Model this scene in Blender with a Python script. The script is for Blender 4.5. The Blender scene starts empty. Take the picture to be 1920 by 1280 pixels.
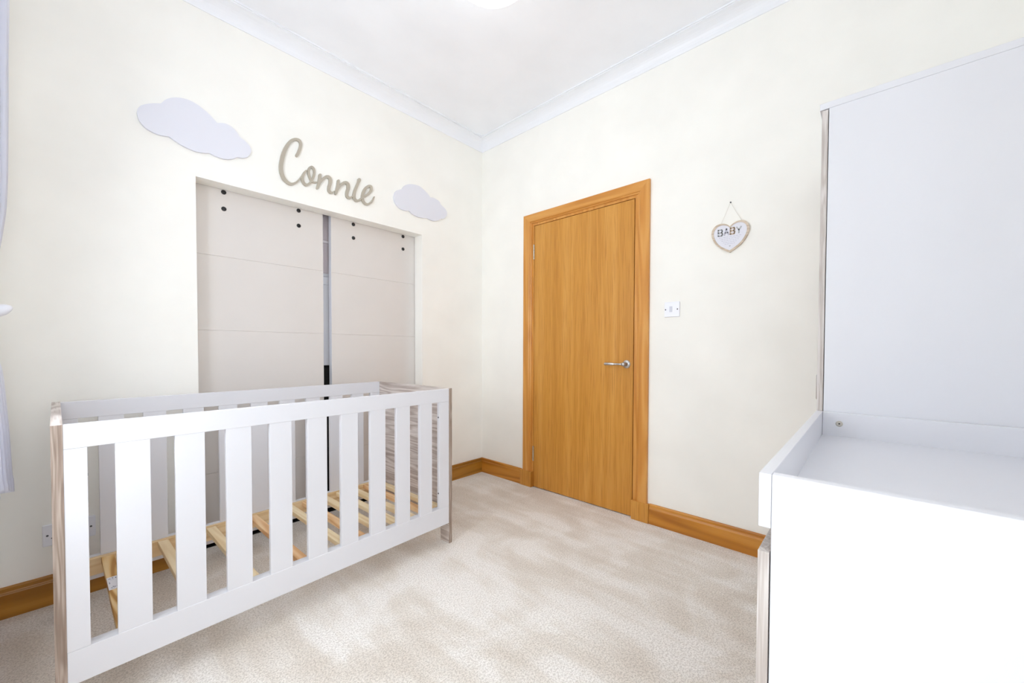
import bpy, bmesh, math, random
from mathutils import Vector, Matrix
random.seed(7)
S = bpy.context.scene
COL = S.collection
PI = math.pi

# ------------------------------------------------------------------ camera
cam_d = bpy.data.cameras.new('camera')
cam = bpy.data.objects.new('camera', cam_d)
COL.objects.link(cam)
cam_d.sensor_fit = 'HORIZONTAL'
cam_d.sensor_width = 36.0
cam_d.lens = 732.358 / 1920 * 36
cam_d.shift_y = 31.37 / 1920
cam_d.clip_start = 0.02
right = Vector((0.67718336, -0.7358077, 0.00311716))
down = Vector((-0.01319252, -0.01637686, -0.99977885))
fwd = Vector((0.73569603, 0.67699248, -0.0207973))
m = Matrix.Identity(4)
for i in range(3):
    m[i][0] = right[i]; m[i][1] = -down[i]; m[i][2] = -fwd[i]
m.translation = Vector((-2.28174, -2.44684, 1.03764))
cam.matrix_world = m
S.camera = cam

# ------------------------------------------------------------------ colour management
S.view_settings.view_transform = 'Standard'
S.view_settings.look = 'None'
S.view_settings.gamma = 1.0
S.view_settings.use_curve_mapping = False
S.view_settings.exposure = 0.69
S.cycles.max_bounces = 18
S.cycles.diffuse_bounces = 14

# ------------------------------------------------------------------ world: bright overcast sky
SKY = 4.9
w = bpy.data.worlds.new('sky'); S.world = w
w.use_nodes = True
nt = w.node_tree; nt.nodes.clear()
wo = nt.nodes.new('ShaderNodeOutputWorld'); bg = nt.nodes.new('ShaderNodeBackground')
bg.inputs[0].default_value = (0.88, 0.943, 1.0, 1); bg.inputs[1].default_value = SKY
nt.links.new(bg.outputs[0], wo.inputs[0])

RX0, RX1, RY0, RY1, RH = -2.56, 0.0, -2.90, 0.0, 2.78

def area(name, loc, rot, sx, sy, power, color=(1, 1, 1), portal=False):
    l = bpy.data.lights.new(name, 'AREA'); l.shape = 'RECTANGLE'
    l.size = sx; l.size_y = sy; l.energy = power; l.color = color
    if portal: l.cycles.is_portal = True
    o = bpy.data.objects.new(name, l); COL.objects.link(o)
    o.location = loc; o.rotation_euler = rot
    return o
# two unseen windows, added to light the room: left wall and behind the camera
ADDED_WIN1 = (-1.44, -0.56, 0.64, 2.36)     # y0,y1,z0,z1 in wall_left
ADDED_WIN2 = (-2.52, -1.92, 0.04, 2.45)     # x0,x1,z0,z1 in wall_front
area('added_window_portal', (RX0 - 0.06, (ADDED_WIN1[0]+ADDED_WIN1[1])/2, (ADDED_WIN1[2]+ADDED_WIN1[3])/2), (0, -PI/2, 0), ADDED_WIN1[3]-ADDED_WIN1[2], ADDED_WIN1[1]-ADDED_WIN1[0], 1, portal=True)  # portal guiding sky light through the added left window
area('added_window_portal', ((ADDED_WIN2[0]+ADDED_WIN2[1])/2, RY0 - 0.06, (ADDED_WIN2[2]+ADDED_WIN2[3])/2), (PI/2, 0, 0), ADDED_WIN2[1]-ADDED_WIN2[0], ADDED_WIN2[3]-ADDED_WIN2[2], 1, portal=True)  # portal guiding sky light through the added window behind the camera

# ------------------------------------------------------------------ materials
def lin(c):
    return tuple((x/12.92 if x <= 0.04045 else ((x+0.055)/1.055)**2.4) for x in [v/255 for v in c])
def mat(name, rgb, rough=0.5, spec=0.5, metal=0.0):
    mm = bpy.data.materials.new(name); mm.use_nodes = True
    b = mm.node_tree.nodes['Principled BSDF']
    b.inputs['Base Color'].default_value = (*lin(rgb), 1)
    b.inputs['Roughness'].default_value = rough
    b.inputs['Specular IOR Level'].default_value = spec
    b.inputs['Metallic'].default_value = metal
    return mm
def N(mm, t, **kw):
    n = mm.node_tree.nodes.new(t)
    for k, v in kw.items():
        if k in n.inputs: n.inputs[k].default_value = v
        else: setattr(n, k, v)
    return n
def L(mm, a, b): mm.node_tree.links.new(a, b)
def ramp(mm, stops):
    r = N(mm, 'ShaderNodeValToRGB'); cr = r.color_ramp
    while len(cr.elements) < len(stops): cr.elements.new(0.5)
    for e, (p, c) in zip(cr.elements, stops):
        e.position = p; e.color = (*lin(c), 1) if max(c) > 1 or isinstance(c[0], int) else (*c, 1)
    return r
def bumped(mm, height, strength, dist):
    b = N(mm, 'ShaderNodeBump'); b.inputs['Strength'].default_value = strength; b.inputs['Distance'].default_value = dist
    L(mm, height, b.inputs['Height']); L(mm, b.outputs[0], mm.node_tree.nodes['Principled BSDF'].inputs['Normal'])

def painted(name, rgb, rough=0.6, spec=0.3, var=3, bscale=60, bstr=0.04):
    mm = mat(name, rgb, rough, spec)
    tc = N(mm, 'ShaderNodeTexCoord'); n = N(mm, 'ShaderNodeTexNoise'); n.inputs['Scale'].default_value = 3
    n.inputs['Detail'].default_value = 4
    L(mm, tc.outputs['Object'], n.inputs['Vector'])
    lo = tuple(max(0, c-var) for c in rgb); hi = tuple(min(255, c+var) for c in rgb)
    r = ramp(mm, [(0.3, lo), (0.7, hi)]); L(mm, n.outputs['Fac'], r.inputs['Fac'])
    L(mm, r.outputs[0], mm.node_tree.nodes['Principled BSDF'].inputs['Base Color'])
    if bstr:
        n2 = N(mm, 'ShaderNodeTexNoise'); n2.inputs['Scale'].default_value = bscale; n2.inputs['Detail'].default_value = 6
        L(mm, tc.outputs['Object'], n2.inputs['Vector']); bumped(mm, n2.outputs['Fac'], bstr, 0.002)
    return mm

def wood(name, dark, mid, light, axis='z', scale=1.0, rough=0.4, spec=0.4, waves=0.5, pores=0.35, porecol=None, stretch=0.045):
    mm = mat(name, mid, rough, spec)
    tc = N(mm, 'ShaderNodeTexCoord'); mp = N(mm, 'ShaderNodeMapping')
    sc = [1, 1, 1]; sc['xyz'.index(axis)] = stretch
    mp.inputs['Scale'].default_value = [v*scale for v in sc]
    L(mm, tc.outputs['Object'], mp.inputs['Vector'])
    a = N(mm, 'ShaderNodeTexNoise'); a.inputs['Scale'].default_value = 14; a.inputs['Detail'].default_value = 6; a.inputs['Distortion'].default_value = 0.6
    L(mm, mp.outputs[0], a.inputs['Vector'])
    # growth-ring lines: bands of a stretched, warped field
    a2 = N(mm, 'ShaderNodeTexNoise'); a2.inputs['Scale'].default_value = 5; a2.inputs['Detail'].default_value = 2
    L(mm, mp.outputs[0], a2.inputs['Vector'])
    mu = N(mm, 'ShaderNodeMath', operation='MULTIPLY'); mu.inputs[1].default_value = 60
    L(mm, a2.outputs['Fac'], mu.inputs[0])
    si = N(mm, 'ShaderNodeMath', operation='SINE'); L(mm, mu.outputs[0], si.inputs[0])
    sm = N(mm, 'ShaderNodeMath', operation='MULTIPLY_ADD'); sm.inputs[1].default_value = 0.5; sm.inputs[2].default_value = 0.5
    L(mm, si.outputs[0], sm.inputs[0])
    mixf = N(mm, 'ShaderNodeMix'); mixf.data_type = 'FLOAT'; mixf.inputs[0].default_value = waves
    L(mm, a.outputs['Fac'], mixf.inputs[2]); L(mm, sm.outputs[0], mixf.inputs[3])
    r = ramp(mm, [(0.2, dark), (0.5, mid), (0.8, light)]); L(mm, mixf.outputs[0], r.inputs['Fac'])
    # fine pores
    mp2 = N(mm, 'ShaderNodeMapping'); sc2 = [1, 1, 1]; sc2['xyz'.index(axis)] = 0.02
    mp2.inputs['Scale'].default_value = sc2; L(mm, tc.outputs['Object'], mp2.inputs['Vector'])
    p = N(mm, 'ShaderNodeTexNoise'); p.inputs['Scale'].default_value = 260; p.inputs['Detail'].default_value = 3
    L(mm, mp2.outputs[0], p.inputs['Vector'])
    pr = ramp(mm, [(0.35, (1.0, 1.0, 1.0)), (0.5, (0.0, 0.0, 0.0))]); L(mm, p.outputs['Fac'], pr.inputs['Fac'])
    pm = N(mm, 'ShaderNodeMath', operation='MULTIPLY'); pm.inputs[1].default_value = pores; L(mm, pr.outputs[0], pm.inputs[0])
    mc = N(mm, 'ShaderNodeMix'); mc.data_type = 'RGBA'
    L(mm, pm.outputs[0], mc.inputs[0]); L(mm, r.outputs[0], mc.inputs[6])
    mc.inputs[7].default_value = (*lin(porecol or dark), 1)
    L(mm, mc.outputs[2], mm.node_tree.nodes['Principled BSDF'].inputs['Base Color'])
    bumped(mm, p.outputs['Fac'], 0.08, 0.001)
    return mm

M = {}
M['wall'] = painted('wall_paint', (245, 244, 239), 0.75, 0.2)
M['ceil'] = painted('ceiling_paint', (244, 246, 251), 0.8, 0.2)
M['white'] = painted('white_lacquer', (221, 222, 228), 0.35, 0.4, var=1, bstr=0)
M['cloud'] = painted('white_paint_board', (225, 226, 235), 0.5, 0.3, var=1, bstr=0)
M['panel'] = painted('panel_paint', (218, 213, 209), 0.45, 0.35, var=2, bstr=0)
M['gloss_white'] = painted('white_gloss_trim', (240, 242, 247), 0.35, 0.4, var=1, bstr=0)
OD, OM, OL = (182, 122, 44), (203, 143, 60), (215, 158, 78)
M['oak_z'] = wood('oak_upright_grain', OD, OM, OL, 'z', 1.0, 0.38, 0.4, waves=0.10, pores=0.55, porecol=(166, 104, 36), stretch=0.035)
M['oak_frame_z'] = wood('oak_frame_upright', (190, 122, 44), (210, 146, 66), (220, 162, 86), 'z', 1.0, 0.33, 0.5, waves=0.3, pores=0.2, stretch=0.10)
M['oak_frame_y'] = wood('oak_frame_level', (190, 122, 44), (210, 146, 66), (220, 162, 86), 'y', 1.0, 0.33, 0.5, waves=0.3, pores=0.2, stretch=0.10)
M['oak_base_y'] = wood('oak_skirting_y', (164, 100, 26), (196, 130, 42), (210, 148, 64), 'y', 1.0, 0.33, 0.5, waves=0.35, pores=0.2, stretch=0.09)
M['oak_base_x_shaded'] = wood('oak_skirting_x_shaded', (142, 92, 20), (170, 116, 34), (186, 132, 50), 'x', 1.0, 0.33, 0.5, waves=0.35, pores=0.2, stretch=0.09)  # darker copy of the skirting oak, with the shade put into its colour
GD, GM, GL = (166, 152, 144), (200, 190, 184), (220, 213, 208)
M['ash_z'] = wood('washed_ash_upright', (126, 108, 96), (158, 142, 130), (186, 172, 161), 'z', 7.0, 0.5, 0.3, waves=0.3, pores=0.5, porecol=(140, 118, 106), stretch=0.05)
M['ash_y'] = wood('washed_ash_level', GD, GM, GL, 'y', 2.4, 0.5, 0.3, waves=0.4, pores=0.45, porecol=(150, 134, 126), stretch=0.09)
M['pale_z'] = wood('pale_ash_upright', (172, 162, 156), (200, 193, 189), (216, 211, 208), 'z', 7.0, 0.5, 0.3, waves=0.3, pores=0.4, porecol=(170, 158, 150), stretch=0.05)
M['pine_x'] = wood('pine_lengthwise', (212, 178, 130), (230, 202, 158), (240, 218, 180), 'x', 2.0, 0.55, 0.25, waves=0.35, pores=0.1, stretch=0.06)
M['pine_y'] = wood('pine_crosswise', (224, 196, 150), (238, 216, 176), (246, 230, 196), 'y', 2.0, 0.55, 0.25, waves=0.3, pores=0.1, stretch=0.06)
M['pine_o'] = wood('pine_orange', (210, 158, 108), (232, 188, 140), (242, 210, 166), 'y', 2.0, 0.55, 0.25, waves=0.4, pores=0.1, stretch=0.06)
M['pine_k'] = wood('pine_knotty', (190, 140, 76), (226, 186, 122), (240, 212, 160), 'y', 1.3, 0.55, 0.25, waves=0.75, pores=0.1, stretch=0.12)
M['chrome'] = mat('satin_chrome', (200, 200, 202), 0.28, 0.5, 1.0)
M['nickel'] = mat('nickel', (205, 200, 190), 0.35, 0.5, 1.0)
M['steel'] = mat('hinge_steel', (200, 192, 176), 0.35, 0.5, 0.8)
M['black'] = mat('black_bolt', (22, 24, 28), 0.3, 0.5)
M['track'] = mat('black_track', (12, 13, 15), 0.5, 0.4)
M['case'] = painted('charcoal_fabric', (40, 38, 38), 0.8, 0.2)
M['mauve'] = painted('mauve_fabric', (205, 196, 200), 0.9, 0.1)
M['mauve_light'] = painted('mauve_fabric_light', (232, 227, 230), 0.9, 0.1)
M['letter'] = painted('taupe_paint', (182, 174, 160), 0.5, 0.3, var=2, bstr=0)
M['heart_wood'] = wood('plaque_wood', (190, 172, 152), (208, 192, 174), (220, 207, 190), 'y', 3, 0.6, 0.2, waves=0.4, pores=0.2)
M['plastic'] = mat('white_plastic', (238, 240, 248), 0.3, 0.5)
M['plastic_grey'] = mat('grey_plastic', (206, 208, 220), 0.3, 0.5)
M['dark'] = mat('dark_screw', (70, 70, 74), 0.4, 0.5)
M['ink'] = mat('blue_grey_ink', (110, 114, 140), 0.7, 0.2)
M['inkpale'] = mat('pale_grey_print', (196, 196, 208), 0.7, 0.2)
M['letter_grey'] = mat('grey_print', (186, 188, 192), 0.7, 0.2)
M['letter_tan'] = mat('tan_print', (205, 182, 160), 0.7, 0.2)
M['paper'] = mat('paper_label', (236, 236, 242), 0.6, 0.2)
M['string'] = mat('white_string', (225, 222, 214), 0.8, 0.1)

# opal lamp shade (lit)
mm = mat('opal_shade', (245, 248, 250), 0.3, 0.4); b = mm.node_tree.nodes['Principled BSDF']
b.inputs['Emission Color'].default_value = (0.95, 0.99, 1, 1); b.inputs['Emission Strength'].default_value = 2.4
M['opal'] = mm
# curtain cloth
mm = mat('curtain_cloth', (240, 241, 248), 0.8, 0.1)
b = mm.node_tree.nodes['Principled BSDF']; tr = N(mm, 'ShaderNodeBsdfTranslucent'); tr.inputs[0].default_value = (0.9, 0.91, 0.96, 1)
mx = N(mm, 'ShaderNodeMixShader'); mx.inputs[0].default_value = 0.5
out = mm.node_tree.nodes['Material Output']
L(mm, b.outputs[0], mx.inputs[1]); L(mm, tr.outputs[0], mx.inputs[2]); L(mm, mx.outputs[0], out.inputs[0])
M['curtain'] = mm
# window glass
mm = bpy.data.materials.new('window_glass'); mm.use_nodes = True; mm.node_tree.nodes.clear()
out = N(mm, 'ShaderNodeOutputMaterial'); t = N(mm, 'ShaderNodeBsdfTransparent'); g = N(mm, 'ShaderNodeBsdfGlossy'); g.inputs['Roughness'].default_value = 0.02
mx = N(mm, 'ShaderNodeMixShader'); mx.inputs[0].default_value = 0.06
L(mm, t.outputs[0], mx.inputs[1]); L(mm, g.outputs[0], mx.inputs[2]); L(mm, mx.outputs[0], out.inputs[0])
M['glass'] = mm
# carpet
mm = mat('cut_pile_carpet', (216, 204, 190), 0.95, 0.1)
b = mm.node_tree.nodes['Principled BSDF']
b.inputs['Sheen Weight'].default_value = 0.25; b.inputs['Sheen Roughness'].default_value = 0.6
tc = N(mm, 'ShaderNodeTexCoord')
n1 = N(mm, 'ShaderNodeTexNoise'); n1.inputs['Scale'].default_value = 2.6; n1.inputs['Detail'].default_value = 5; n1.inputs['Distortion'].default_value = 1.0
L(mm, tc.outputs['Object'], n1.inputs['Vector'])
mpx = N(mm, 'ShaderNodeMapping'); mpx.inputs['Rotation'].default_value = (0, 0, math.radians(35)); mpx.inputs['Scale'].default_value = (7, 1.1, 1)
L(mm, tc.outputs['Object'], mpx.inputs['Vector'])
n1b = N(mm, 'ShaderNodeTexNoise'); n1b.inputs['Scale'].default_value = 1.6; n1b.inputs['Detail'].default_value = 5
L(mm, mpx.outputs[0], n1b.inputs['Vector'])
av = N(mm, 'ShaderNodeMix'); av.data_type = 'FLOAT'; av.inputs[0].default_value = 0.4
L(mm, n1.outputs['Fac'], av.inputs[2]); L(mm, n1b.outputs['Fac'], av.inputs[3])
r1 = ramp(mm, [(0.40, (222, 214, 204)), (0.48, (231, 225, 217)), (0.57, (243, 240, 236))])
L(mm, av.outputs[0], r1.inputs['Fac'])
n2 = N(mm, 'ShaderNodeTexNoise'); n2.inputs['Scale'].default_value = 260; n2.inputs['Detail'].default_value = 3
L(mm, tc.outputs['Object'], n2.inputs['Vector'])
n3 = N(mm, 'ShaderNodeTexNoise'); n3.inputs['Scale'].default_value = 150; n3.inputs['Detail'].default_value = 4
L(mm, tc.outputs['Object'], n3.inputs['Vector'])
sp = N(mm, 'ShaderNodeMath', operation='ADD'); L(mm, n2.outputs['Fac'], sp.inputs[0]); L(mm, n3.outputs['Fac'], sp.inputs[1])
r2 = ramp(mm, [(0.42, (0.60, 0.58, 0.56)), (0.55, (1.0, 1.0, 1.0))])
hf = N(mm, 'ShaderNodeMath', operation='MULTIPLY'); hf.inputs[1].default_value = 0.5; L(mm, sp.outputs[0], hf.inputs[0])
L(mm, hf.outputs[0], r2.inputs['Fac'])
mc = N(mm, 'ShaderNodeMix'); mc.data_type = 'RGBA'; mc.blend_type = 'MULTIPLY'; mc.inputs[0].default_value = 0.75
L(mm, r1.outputs[0], mc.inputs[6]); L(mm, r2.outputs[0], mc.inputs[7]); L(mm, mc.outputs[2], b.inputs['Base Color'])
bumped(mm, hf.outputs[0], 0.5, 0.002)
M['carpet'] = mm

# ------------------------------------------------------------------ mesh helpers
def obj(name, bm, material, parent=None, smooth=False):
    me = bpy.data.meshes.new(name)
    bmesh.ops.recalc_face_normals(bm, faces=bm.faces)
    bm.to_mesh(me); bm.free()
    if smooth:
        for p in me.polygons: p.use_smooth = True
    me.materials.append(M[material] if isinstance(material, str) else material)
    o = bpy.data.objects.new(name, me); COL.objects.link(o)
    if parent: o.parent = parent
    return o
def tag(o, label=None, cat=None, group=None, kind=None):
    if label: o['label'] = label
    if cat: o['category'] = cat
    if group: o['group'] = group
    if kind: o['kind'] = kind
    return o
def thing(name, label, cat, loc=(0, 0, 0), rz=0, group=None, kind=None):
    o = bpy.data.objects.new(name, None); COL.objects.link(o)
    o.location = loc; o.rotation_euler = (0, 0, rz); o.empty_display_size = 0.05
    return tag(o, label, cat, group, kind)
def box(bm, x0, x1, y0, y1, z0, z1, bev=0.0, seg=2):
    x0, x1 = min(x0, x1), max(x0, x1); y0, y1 = min(y0, y1), max(y0, y1); z0, z1 = min(z0, z1), max(z0, z1)
    v = [bm.verts.new(p) for p in ((x0,y0,z0),(x1,y0,z0),(x1,y1,z0),(x0,y1,z0),(x0,y0,z1),(x1,y0,z1),(x1,y1,z1),(x0,y1,z1))]
    fs = [bm.faces.new([v[i] for i in f]) for f in ((0,3,2,1),(4,5,6,7),(0,1,5,4),(1,2,6,5),(2,3,7,6),(3,0,4,7))]
    if bev > 0:
        es = set(e for f in fs for e in f.edges)
        bmesh.ops.bevel(bm, geom=list(es), offset=bev, segments=seg, affect='EDGES', profile=0.5)
    return bm
def B(*a, **k): return box(bmesh.new(), *a, **k)
def tube(bm, pts, r, n=10, caps=True):
    pts = [Vector(p) for p in pts]; rings = []
    for i, p in enumerate(pts):
        d = (pts[min(i+1, len(pts)-1)] - pts[max(i-1, 0)]).normalized()
        a = d.orthogonal().normalized()
        if i: # keep frame
            a = (pa - d*pa.dot(d)).normalized()
        pa = a; c = d.cross(a)
        rr = r[i] if isinstance(r, (list, tuple)) else r
        rings.append([bm.verts.new(p + (a*math.cos(2*PI*k/n) + c*math.sin(2*PI*k/n))*rr) for k in range(n)])
    for A, Bq in zip(rings, rings[1:]):
        for k in range(n): bm.faces.new((A[k], A[(k+1)%n], Bq[(k+1)%n], Bq[k]))
    if caps:
        bm.faces.new(rings[0][::-1]); bm.faces.new(rings[-1])
    return bm
def lathe(prof, axis=(0, 0, 1), loc=(0, 0, 0), n=32):
    """prof: list of (r, h) along axis"""
    bm = bmesh.new(); d = Vector(axis).normalized(); a = d.orthogonal().normalized(); c = d.cross(a); loc = Vector(loc)
    rings = []
    for r, h in prof:
        if r < 1e-6: rings.append([bm.verts.new(loc + d*h)])
        else: rings.append([bm.verts.new(loc + d*h + (a*math.cos(2*PI*k/n) + c*math.sin(2*PI*k/n))*r) for k in range(n)])
    for A, Bq in zip(rings, rings[1:]):
        for k in range(n):
            k2 = (k+1) % n
            if len(A) == 1 and len(Bq) == 1: continue
            if len(A) == 1: bm.faces.new((A[0], Bq[k2], Bq[k]))
            elif len(Bq) == 1: bm.faces.new((A[k], A[k2], Bq[0]))
            else: bm.faces.new((A[k], A[k2], Bq[k2], Bq[k]))
    if len(rings[0]) > 1: bm.faces.new(rings[0][::-1])
    if len(rings[-1]) > 1: bm.faces.new(rings[-1])
    return bm
def catmull(pts, k=6, closed=False):
    n = len(pts); out = []
    rng = range(n) if closed else range(n-1)
    for i in rng:
        def g(j): return pts[j % n] if closed else pts[max(0, min(n-1, j))]
        p0, p1, p2, p3 = g(i-1), g(i), g(i+1), g(i+2)
        for s in range(k):
            t = s/k
            out.append(tuple(0.5*((2*b_) + (-a_+c_)*t + (2*a_-5*b_+4*c_-d_)*t*t + (-a_+3*b_-3*c_+d_)*t**3) for a_, b_, c_, d_ in zip(p0, p1, p2, p3)))
    if not closed: out.append(tuple(pts[-1]))
    return out
def prism(bm, outline, to3, depth, bev=0.0):
    """outline: 2D points; to3(u, v, d): 3D point at distance d off the wall"""
    back = [bm.verts.new(to3(u, v, 0.0)) for u, v in outline]
    front = [bm.verts.new(to3(u, v, depth)) for u, v in outline]
    n = len(outline)
    f1 = bm.faces.new(front); bm.faces.new(back[::-1])
    for i in range(n): bm.faces.new((back[i], back[(i+1)%n], front[(i+1)%n], front[i]))
    if bev: bmesh.ops.bevel(bm, geom=list(f1.edges), offset=bev, segments=1, affect='EDGES')
    return bm

# ------------------------------------------------------------------ room shell
T = 0.095
def wall_with_hole(a0, a1, z0, z1, hole, put):
    """solid wall; put(bm, a0, a1, z0, z1) adds one slab"""
    bm = bmesh.new(); h0, h1, hz0, hz1 = hole
    put(bm, a0, h0, z0, z1); put(bm, h1, a1, z0, z1)
    put(bm, h0, h1, hz1, z1)
    if hz0 > z0: put(bm, h0, h1, z0, hz0)
    return bm
OPX0, OPX1, OPZ = -1.9125, -0.6032, 1.8828
bm = wall_with_hole(RX0-0.2, RX1+0.15, 0, RH, (OPX0, OPX1, 0, OPZ), lambda b_, p, q, r, s: box(b_, p, q, 0, T, r, s))
tag(obj('wall_back', bm, 'wall'), 'cream painted wall with the wide opening for the sliding doors', 'wall', kind='structure')
DY0, DY1, DZ = -1.3925, -0.5505, 1.9875
bm = wall_with_hole(RY0-0.2, 0, 0, RH, (DY0, DY1, 0, DZ), lambda b_, p, q, r, s: box(b_, 0, 0.15, p, q, r, s))
tag(obj('wall_right', bm, 'wall'), 'cream painted wall around the oak door', 'wall', kind='structure')
bm = wall_with_hole(RY0-0.2, T, 0, RH, ADDED_WIN1, lambda b_, p, q, r, s: box(b_, RX0-0.2, RX0, p, q, r, s))
tag(obj('wall_left', bm, 'wall'), 'cream painted window wall behind the white curtain', 'wall', kind='structure')
bm = wall_with_hole(RX0, 0.0, 0, RH, ADDED_WIN2, lambda b_, p, q, r, s: box(b_, p, q, RY0-0.2, RY0, r, s))
tag(obj('wall_front', bm, 'wall'), 'cream painted wall behind the camera', 'wall', kind='structure')
tag(obj('floor', B(RX0-0.2, 0.2, RY0-0.2, 0.086, -0.1, 0), 'carpet'), 'beige cut pile carpet with brushed patches', 'carpet floor', kind='structure')
tag(obj('ceiling', B(RX0-0.2, 0.2, RY0-0.2, 0.85, RH, RH+0.1), 'ceil'), 'plain white ceiling', 'ceiling', kind='structure')
# closet behind the opening
bm = bmesh.new()
box(bm, -2.05, -0.50, 0.72, 0.80, -0.1, RH); box(bm, -2.13, -2.05, T, 0.80, -0.1, RH); box(bm, -0.50, -0.42, T, 0.80, -0.1, RH)
tag(obj('wall_closet', bm, 'panel'), 'pale inner walls of the closet seen through the gap between the sliding doors', 'wall', kind='structure')
tag(obj('floor_closet', B(-2.05, -0.50, 0.15, 0.72, -0.1, 0.0), 'carpet'), 'carpeted closet floor behind the sliding doors', 'floor', kind='structure')
tag(obj('trim_floor_track', B(-2.05, -0.50, 0.086, 0.15, -0.1, 0.004), 'track'), 'black floor track under the sliding doors', 'track', kind='structure')

# cornice: cove swept round the room, one run per wall
cove = [(0.0, 2.700), (0.005, 2.700), (0.007, 2.706)] + [(0.007+0.068*(1-math.cos(t)), 2.706+0.062*math.sin(t)) for t in [i*PI/2/8 for i in range(1, 9)]] + [(0.075, 2.7725), (0.083, 2.7725), (0.083, RH)]
def corner(i, d): return [(RX0+d, RY1-d), (RX1-d, RY1-d), (RX1-d, RY0+d), (RX0+d, RY0+d)][i % 4]
def sweep(i, prof):
    bm = bmesh.new(); rows = []
    for d, z in prof:
        rows.append([bm.verts.new((*corner(i, d), z)), bm.verts.new((*corner(i+1, d), z))])
    for a_, b_ in zip(rows, rows[1:]): bm.faces.new((a_[0], a_[1], b_[1], b_[0]))
    return bm
for i, side in enumerate(('sliding door wall', 'oak door wall', 'wall behind the camera', 'window wall')):
    tag(obj('trim_%d' % (i+1), sweep(i, cove), 'gloss_white', smooth=False), 'white coved cornice along the ' + side, 'cornice', kind='structure')

# skirting
bprof = [(0, 0.118), (0.006, 0.118), (0.0095, 0.1165), (0.0115, 0.113), (0.012, 0.100), (0.0135, 0.0965), (0.0165, 0.0945), (0.018, 0.091), (0.018, 0.0)]
def run(p0, p1, nrm, prof=bprof, m0=0, m1=0):
    """straight run from p0 to p1, nrm points into the room; m0/m1 = 1 mitres that end"""
    bm = bmesh.new(); p0 = Vector((*p0, 0)); p1 = Vector((*p1, 0)); n_ = Vector((*nrm, 0)); d = (p1-p0).normalized(); A = []; Bq = []
    for q, z in prof + [(0, 0.0)]:
        A.append(bm.verts.new(p0 + n_*q + d*q*m0 + Vector((0, 0, z)))); Bq.append(bm.verts.new(p1 + n_*q - d*q*m1 + Vector((0, 0, z))))
    k = len(A)
    for i in range(k): bm.faces.new((A[i], A[(i+1)%k], Bq[(i+1)%k], Bq[i]))
    bm.faces.new(A); bm.faces.new(Bq[::-1])
    return bm
tag(obj('baseboard_back', run((RX0, 0), (OPX0-0.02, 0), (0, -1), m0=1), 'oak_base_x_shaded'), 'oak skirting board left of the sliding doors, behind the cot', 'skirting board', kind='structure')
tag(obj('baseboard_back', run((OPX1+0.02, 0), (0, 0), (0, -1), m1=1), 'oak_base_x_shaded'), 'short oak skirting board between the sliding doors and the room corner', 'skirting board', kind='structure')
tag(obj('baseboard_right', run((0, 0), (0, -0.455), (-1, 0), m0=1), 'oak_base_y'), 'short oak skirting board between the room corner and the oak door', 'skirting board', kind='structure')
tag(obj('baseboard_right', run((0, -1.480), (0, RY0), (-1, 0), m1=1), 'oak_base_y'), 'oak skirting board from the oak door to the wardrobe', 'skirting board', kind='structure')
tag(obj('baseboard_left', run((RX0, RY0), (RX0, 0), (1, 0), m0=1, m1=1), 'oak_base_y'), 'oak skirting board under the window', 'skirting board', kind='structure')
tag(obj('baseboard_front', run((RX0, RY0), (-1.56, RY0), (0, 1), m0=1), 'oak_base_x_shaded'), 'oak skirting board behind the camera', 'skirting board', kind='structure')

# ------------------------------------------------------------------ unseen windows added for light
def window(name, horiz, a0, a1, z0, z1, label):
    t = thing(name, label, 'window', kind='structure')
    def bx(p, q, r, s, d0, d1):
        if horiz == 'y': return B(RX0-d1, RX0-d0, p, q, r, s, bev=0.003)
        return B(p, q, RY0-d1, RY0-d0, r, s, bev=0.003)
    f = 0.06; bm = bmesh.new()
    for (p, q, r, s) in ((a0, a1, z0, z0+f), (a0, a1, z1-f, z1), (a0, a0+f, z0+f, z1-f), (a1-f, a1, z0+f, z1-f), ((a0+a1)/2-0.035, (a0+a1)/2+0.035, z0+f, z1-f)):
        if horiz == 'y': box(bm, RX0-0.16, RX0-0.10, p, q, r, s, bev=0.003)
        else: box(bm, p, q, RY0-0.16, RY0-0.10, r, s, bev=0.003)
    obj('window_frame', bm, 'gloss_white', t)
    obj('window_sill', bx(a0-0.03, a1+0.03, z0-0.03, z0, -0.03, 0.10), 'gloss_white', t)
    for p, q in ((a0+f, (a0+a1)/2-0.035), ((a0+a1)/2+0.035, a1-f)):
        if horiz == 'y': g = B(RX0-0.132, RX0-0.128, p, q, z0+f, z1-f)
        else: g = B(p, q, RY0-0.132, RY0-0.128, z0+f, z1-f)
        obj('pane', g, 'glass', t)
window('added_window_1', 'y', *ADDED_WIN1, 'unseen white framed window in the left wall behind the curtain, added to light the room')  # added as a light source, not seen in view
window('added_window_2', 'x', *ADDED_WIN2, 'unseen white framed window in the wall behind the camera, added to light the room')  # added out of view as a light source

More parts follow.
